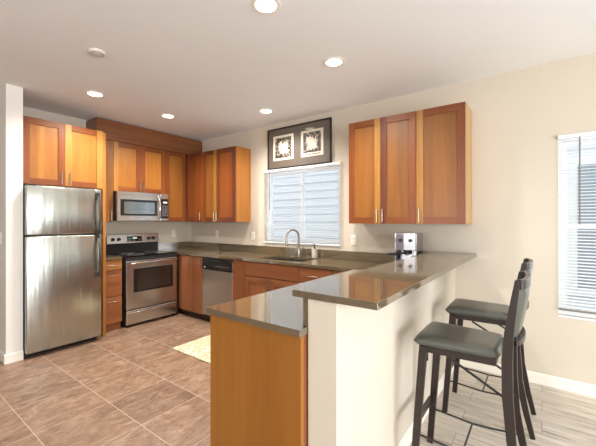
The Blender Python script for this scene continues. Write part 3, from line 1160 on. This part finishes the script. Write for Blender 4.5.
# ------------------------------------------------------------------ espresso machine
r = empty('espresso_machine', 'small stainless espresso machine with black portafilter behind the bar top', 'espresso machine', (-0.25, -3.772, CT1), R90 + math.radians(3))
ew, eh = 0.19, 0.335
EY = -0.125
m = MB()
m.box(-ew / 2 + 0.005, ew / 2 - 0.005, -0.02, 0.12, 0, eh, bev=0.006, seg=2)
m.build('housing', M['esteel'], r)
for sx in (-1, 1):
    MB().box(sx * ew / 2 - 0.004, sx * ew / 2 + 0.004, EY - 0.004, 0.121, 0.0, eh + 0.003, bev=0.002).build('side_panel', M['esteel'], r)
MB().box(-ew / 2 + 0.005, ew / 2 - 0.005, EY, -0.022, 0.18, eh, bev=0.004, seg=2).build('brew_head', M['esteel'], r)
MB().box(-ew / 2 + 0.006, -ew / 2 + 0.078, EY - 0.003, EY + 0.002, 0.185, eh - 0.006, bev=0.001).build('control_plate', plain('smoky_plate', (104, 94, 98), 0.25, metal=0.8), r)
b = MB().box(-ew / 2 + 0.006, ew / 2 - 0.006, EY - 0.01, -0.022, 0.0, 0.045, bev=0.004).build('drip_tray', M['black'], r)
for x, q in ((-0.045, 0.017), (0.045, 0.014)):
    MB().lathe([(0, -0.02), (q, -0.02), (q * 1.1, 0)], (x, EY, 0.272), axis='y', seg=20).build('knob', M['black'], r, smooth=True)
MB().lathe([(0, 0.0), (0.034, 0.0), (0.036, 0.02), (0.03, 0.045), (0, 0.045)], (0, -0.075, 0.155), seg=24).build('group_head', M['black'], r, smooth=True)
pf = MB().lathe([(0, 0), (0.012, 0), (0.03, 0.012), (0.034, 0.03), (0, 0.03)], (0, -0.075, 0.13), seg=24).build('portafilter', M['chrome'], r, smooth=True)
MB().tube([(0.0, -0.10, 0.15), (-0.03, -0.15, 0.152), (-0.10, -0.225, 0.15), (-0.13, -0.25, 0.15)], [0.007, 0.010, 0.012, 0.009], 12).build('portafilter_handle', M['black'], pf, smooth=True)
MB().tube([(0.06, -0.11, 0.21), (0.065, -0.12, 0.15), (0.07, -0.13, 0.08)], 0.005, 8).build('steam_wand', M['chrome'], r, smooth=True)
MB().lathe([(0.024, 0.0), (0.026, 0.045), (0.024, 0.045), (0.0, 0.004)], (0.0, -0.08, 0.046), seg=20).build('measuring_cup', M['chrome'], r, smooth=True)

# ------------------------------------------------------------------ picture
r = empty('framed_picture', 'wide dark framed picture holding two old engravings, hung above the kitchen window', 'picture', (-0.002, -2.265, 2.335), R90)
pw, ph = 0.503, 0.272
m = MB()
fw = 0.014
m.box(-pw, pw, -0.028, 0.0, ph - fw, ph).box(-pw, pw, -0.028, 0.0, -ph, -ph + fw)
m.box(-pw, -pw + fw, -0.028, 0.0, -ph + fw, ph - fw).box(pw - fw, pw, -0.028, 0.0, -ph + fw, ph - fw)
m.build('frame', M['picframe'], r)
MB().box(-pw + fw, pw - fw, -0.016, -0.002, -ph + fw, ph - fw).build('mat_board', M['mat'], r)
for i, (x, w, zc) in enumerate(((-0.235, 0.172, 0.005), (0.225, 0.168, 0.005))):
    pr = MB().box(-w, w, -0.0005, 0.0005, -0.165, 0.165).build('print', M['paper'], r, loc=(x, -0.0168, zc))
    MB().box(-w + 0.035, w - 0.035, -0.0004, 0.0003, -0.118 if i else -0.135, 0.135).build(
        'engraving', print_mat('engraving_ink_%s' % ('second' if i else 'first'), 3.0 + i * 5), pr, loc=(0, -0.0008, 0))
    if i:
        cm = MB()
        x0 = -0.12
        random.seed(8)
        while x0 < 0.11:
            ww = random.uniform(0.008, 0.03)
            cm.box(x0, x0 + ww, -0.0012, -0.0005, -0.146, -0.134)
            x0 += ww + 0.007
        cm.build('caption', M['blackm'], pr)

# ------------------------------------------------------------------ outlets, switch, detector
def plate(kind, label, cat, loc, rz, duplex=True):
    r = empty(kind, label, cat, loc, rz)
    MB().box(-0.035, 0.035, -0.006, 0, -0.057, 0.057, bev=0.002, seg=2).build('cover_plate', M['white'], r)
    if duplex:
        for s in (-1, 1):
            rc = MB().box(-0.016, 0.016, -0.009, -0.005, s * 0.024 - 0.017, s * 0.024 + 0.017, bev=0.002).build('receptacle', M['white'], r)
            MB().box(-0.008, -0.005, -0.0098, -0.0085, s * 0.024 - 0.006, s * 0.024 + 0.006).box(
                0.005, 0.008, -0.0098, -0.0085, s * 0.024 - 0.006, s * 0.024 + 0.006).build('slot', M['gap'], rc)
    else:
        MB().box(-0.014, 0.014, -0.010, -0.005, -0.03, 0.03, bev=0.002).build('rocker', M['white'], r)
    return r


plate('wall_outlet', 'white wall outlet just left of the sink window', 'outlet', (-0.0005, -1.455, 1.148), R90)
plate('wall_outlet', 'white wall outlet right of the sink window, below the wall cabinets', 'outlet', (-0.0005, -3.06, 1.146), R90)
plate('light_switch', 'white switch plate on the window wall near the kitchen corner', 'switch', (-0.0005, -0.68, 1.165), R90, False)
plate('wall_outlet', 'white wall outlet right of the range on the back wall', 'outlet', (-0.33, -0.0005, 1.165), 0)
plate('light_switch', 'white light switch on the hallway side of wing wall', 'switch', (-2.5555, -0.50, 1.20), R90, False)

r = empty('smoke_detector', 'round white smoke detector on the ceiling', 'smoke detector', (-2.302, -2.019, H))
MB().lathe([(0, 0), (0.06, 0), (0.062, -0.006), (0.058, -0.016), (0.03, -0.022), (0, -0.022)], seg=32).build('cover', plain('detector_plastic', (214, 208, 200), 0.5), r, smooth=True)
MB().lathe([(0.034, -0.0215), (0.040, -0.0235), (0.045, -0.0195)], seg=32).build('vent_ring', M['led'], r, smooth=True)

LP = [(-1.943, -3.452, 'recessed ceiling light at the top edge of the photo, nearest the camera'),
      (-1.068, -3.418, 'recessed ceiling light above the bar, nearest the right-hand cabinets'),
      (-0.485, -2.143, 'recessed ceiling light in front of the framed picture, above the sink'),
      (-1.072, -1.027, 'recessed ceiling light in front of the soffit, above the range'),
      (-1.934, -1.077, 'recessed ceiling light in front of the refrigerator')]
proto = None
for x, y, lab in LP:
    if proto is None:
        r = empty('recessed_light', lab, 'ceiling light', (x, y, H), 0, 'recessed ceiling lights')
        MB().lathe([(0.064, -0.001), (0.066, -0.006), (0.088, -0.005), (0.092, -0.0005)], seg=40).build('trim_ring', M['white'], r, smooth=True)
        MB().lathe([(0, -0.004), (0.05, -0.0045), (0.0655, -0.003), (0.0655, -0.0008)], seg=40).build('lens', M['lens'], r, smooth=True)
        proto = r
        o = r
    else:
        o = copy_tree(proto)
        o.location = (x, y, H)
        o['label'] = lab
    l = bpy.data.lights.new('downlight', 'SPOT')
    l.energy = 72
    l.color = (1.0, 0.94, 0.87)
    l.spot_size = math.radians(150)
    l.spot_blend = 0.9
    l.shadow_soft_size = 0.06
    lo = bpy.data.objects.new('downlight', l)
    COL.objects.link(lo)
    lo.parent = o
    lo.location = (0, 0, -0.02)

# ------------------------------------------------------------------ rug
tag(MB().box(-1.40, -0.80, -2.55, -1.62, 0.001, 0.011, bev=0.004).build('kitchen_rug', M['rug']),
    'cream and gold patterned kitchen rug on tile before the sink', 'rug')


# ------------------------------------------------------------------ bar stools
def make_stool(label):
    """local: +y towards the bar, origin on the floor under the seat centre"""
    r = empty('bar_stool', label, 'bar stool', (0, 0, 0), 0, 'folding bar stools at the bar')
    EW = M['espresso_wood']
    # seat cushion: tapered, rounded
    bm = bmesh.new()
    nx, ny = 26, 26
    hwf, hwb, yf, yb = 0.186, 0.156, 0.205, -0.200

    def surf(u, v, top):
        # u,v in [-1,1]; superellipse outline
        y = (yf + yb) / 2 + v * (yf - yb) / 2
        w = hwb + (hwf - hwb) * (v + 1) / 2
        k = max(abs(u), abs(v))
        ang = math.atan2(v, u)
        n = 13.0
        if k > 0:
            q = (abs(math.cos(ang)) ** n + abs(math.sin(ang)) ** n) ** (-1 / n) * max(abs(math.cos(ang)), abs(math.sin(ang)))
        else:
            q = 1
        uu, vv = u * q, v * q
        y = (yf + yb) / 2 + vv * (yf - yb) / 2
        w = hwb + (hwf - hwb) * (vv + 1) / 2
        e = max(0, 1 - k ** 6) ** 0.35
        z = 0.728 + (0.034 * e if top else -0.020 * min(1, e * 3))
        return (uu * w, y, z)
    for top in (True, False):
        g = [[bm.verts.new(surf(-1 + 2 * i / nx, -1 + 2 * j / ny, top)) for j in range(ny + 1)] for i in range(nx + 1)]
        for i in range(nx):
            for j in range(ny):
                bm.faces.new((g[i][j], g[i + 1][j], g[i + 1][j + 1], g[i][j + 1]))
    bmesh.ops.remove_doubles(bm, verts=bm.verts, dist=0.0005)
    mb = MB()
    mb.bm.free()
    mb.bm = bm
    mb.build('seat', M['vinyl'], r, smooth=True, split=False)
    m = MB()
    m.prism([(-0.165, 0.17), (0.165, 0.17), (0.145, -0.18), (-0.145, -0.18)], 'z', 0.676, 0.710)
    m.build('seat_frame', EW, r, bevel=0.003)
    # front legs (splay slightly forward)
    for s in (-1, 1):
        MB().sweep_rect([(s * 0.160, 0.150, 0.706), (s * 0.166, 0.202, 0.0)], 0.026, [0.042, 0.034], (1, 0, 0)).build('leg', EW, r, bevel=0.003)
    # rear posts: curved legs that carry on up to the back
    for s in (-1, 1):
        zs = [0.0, 0.15, 0.35, 0.55, 0.72, 0.85, 1.0, 1.098]
        ys = [-0.315, -0.280, -0.243, -0.228, -0.226, -0.234, -0.254, -0.268]
        ds = [0.028, 0.034, 0.040, 0.045, 0.045, 0.039, 0.030, 0.023]
        MB().sweep_rect([(s * (0.158 if zz > 0.3 else 0.162), yy, zz) for yy, zz in zip(ys, zs)], 0.024, ds, (1, 0, 0)).build('rear_leg', EW, r, bevel=0.003)
    # top rail: arc that bulges backward
    ps = []
    for k in range(13):
        f = -1 + 2 * k / 12
        ps.append((f * 0.168, -0.268 - 0.034 * math.sqrt(max(0, 1 - f * f * 0.97)), 1.080))
    MB().sweep_rect(ps, 0.045, 0.022, (0, 0, 1)).build('top_rail', EW, r, bevel=0.003)
    ps2 = [(x * 0.9, y + 0.018, 0.805) for x, y, z in ps]
    MB().sweep_rect(ps2, 0.024, 0.016, (0, 0, 1)).build('lower_rail', EW, r, bevel=0.002)
    # back cushion, curved
    bm = bmesh.new()
    cols = []
    for k in range(13):
        f = -1 + 2 * k / 12
        x = f * 0.142
        yb_ = -0.246 - 0.032 * math.sqrt(max(0, 1 - f * f * 0.97))
        row = []
        for j in range(17):
            a = 2 * PI * j / 16
            ca, sa = math.cos(a), math.sin(a)
            zz = 0.938 + 0.117 * math.copysign(abs(sa) ** 0.4, sa)
            th = 0.016 * math.copysign(abs(ca) ** 0.7, ca) * (1 if abs(f) < 0.99 else 0.4)
            lean = -(zz - 0.932) * 0.16
            row.append(bm.verts.new((x, yb_ + lean + th, zz)) if j < 16 else row[0])
        cols.append(row)
    for A, B in zip(cols, cols[1:]):
        for j in range(16):
            bm.faces.new((A[j], A[j + 1], B[j + 1], B[j]))
    bm.faces.new(cols[0][:16])
    bm.faces.new(cols[-1][:16][::-1])
    mb = MB()
    mb.bm.free()
    mb.bm = bm
    mb.build('backrest', M['vinyl'], r, smooth=True)
    # wooden foot rail at the front
    MB().box(-0.155, 0.155, 0.186, 0.206, 0.255, 0.292, bev=0.002).build('foot_rail', EW, r)
    # iron rods
    I = M['iron']
    for s in (-1, 1):
        MB().tube([(s * 0.150, 0.19, 0.222), (s * 0.150, -0.035, 0.208), (s * 0.150, -0.13, 0.214), (s * 0.150, -0.262, 0.232)], 0.0055, 8).build('side_rod', I, r, smooth=True)
        MB().tube([(s * 0.147, 0.03, 0.672), (s * 0.147, -0.232, 0.53)], 0.0065, 8).build('folding_strut', I, r, smooth=True)
        MB().box(s * 0.142 - 0.004, s * 0.142 + 0.004, 0.13, 0.175, 0.625, 0.672, bev=0.002).build('hinge_bracket', I, r)
    MB().tube([(-0.150, -0.035, 0.208), (0.150, -0.035, 0.208)], 0.005, 8).build('cross_rod', I, r, smooth=True)
    MB().tube([(-0.146, -0.232, 0.44), (0.146, -0.232, 0.44)], 0.005, 8).build('rear_rod', I, r, smooth=True)
    return r


s1 = make_stool('dark wood bar stool nearest the camera, grey vinyl seat')
s1.location = (-1.475, -4.445, 0)
s1.rotation_euler.z = 0
s2 = copy_tree(s1)
s2['label'] = 'farther dark wood bar stool, half hidden, nearest the window wall'
s2.location = (-0.735, -4.440, 0)
s2.rotation_euler.z = 0
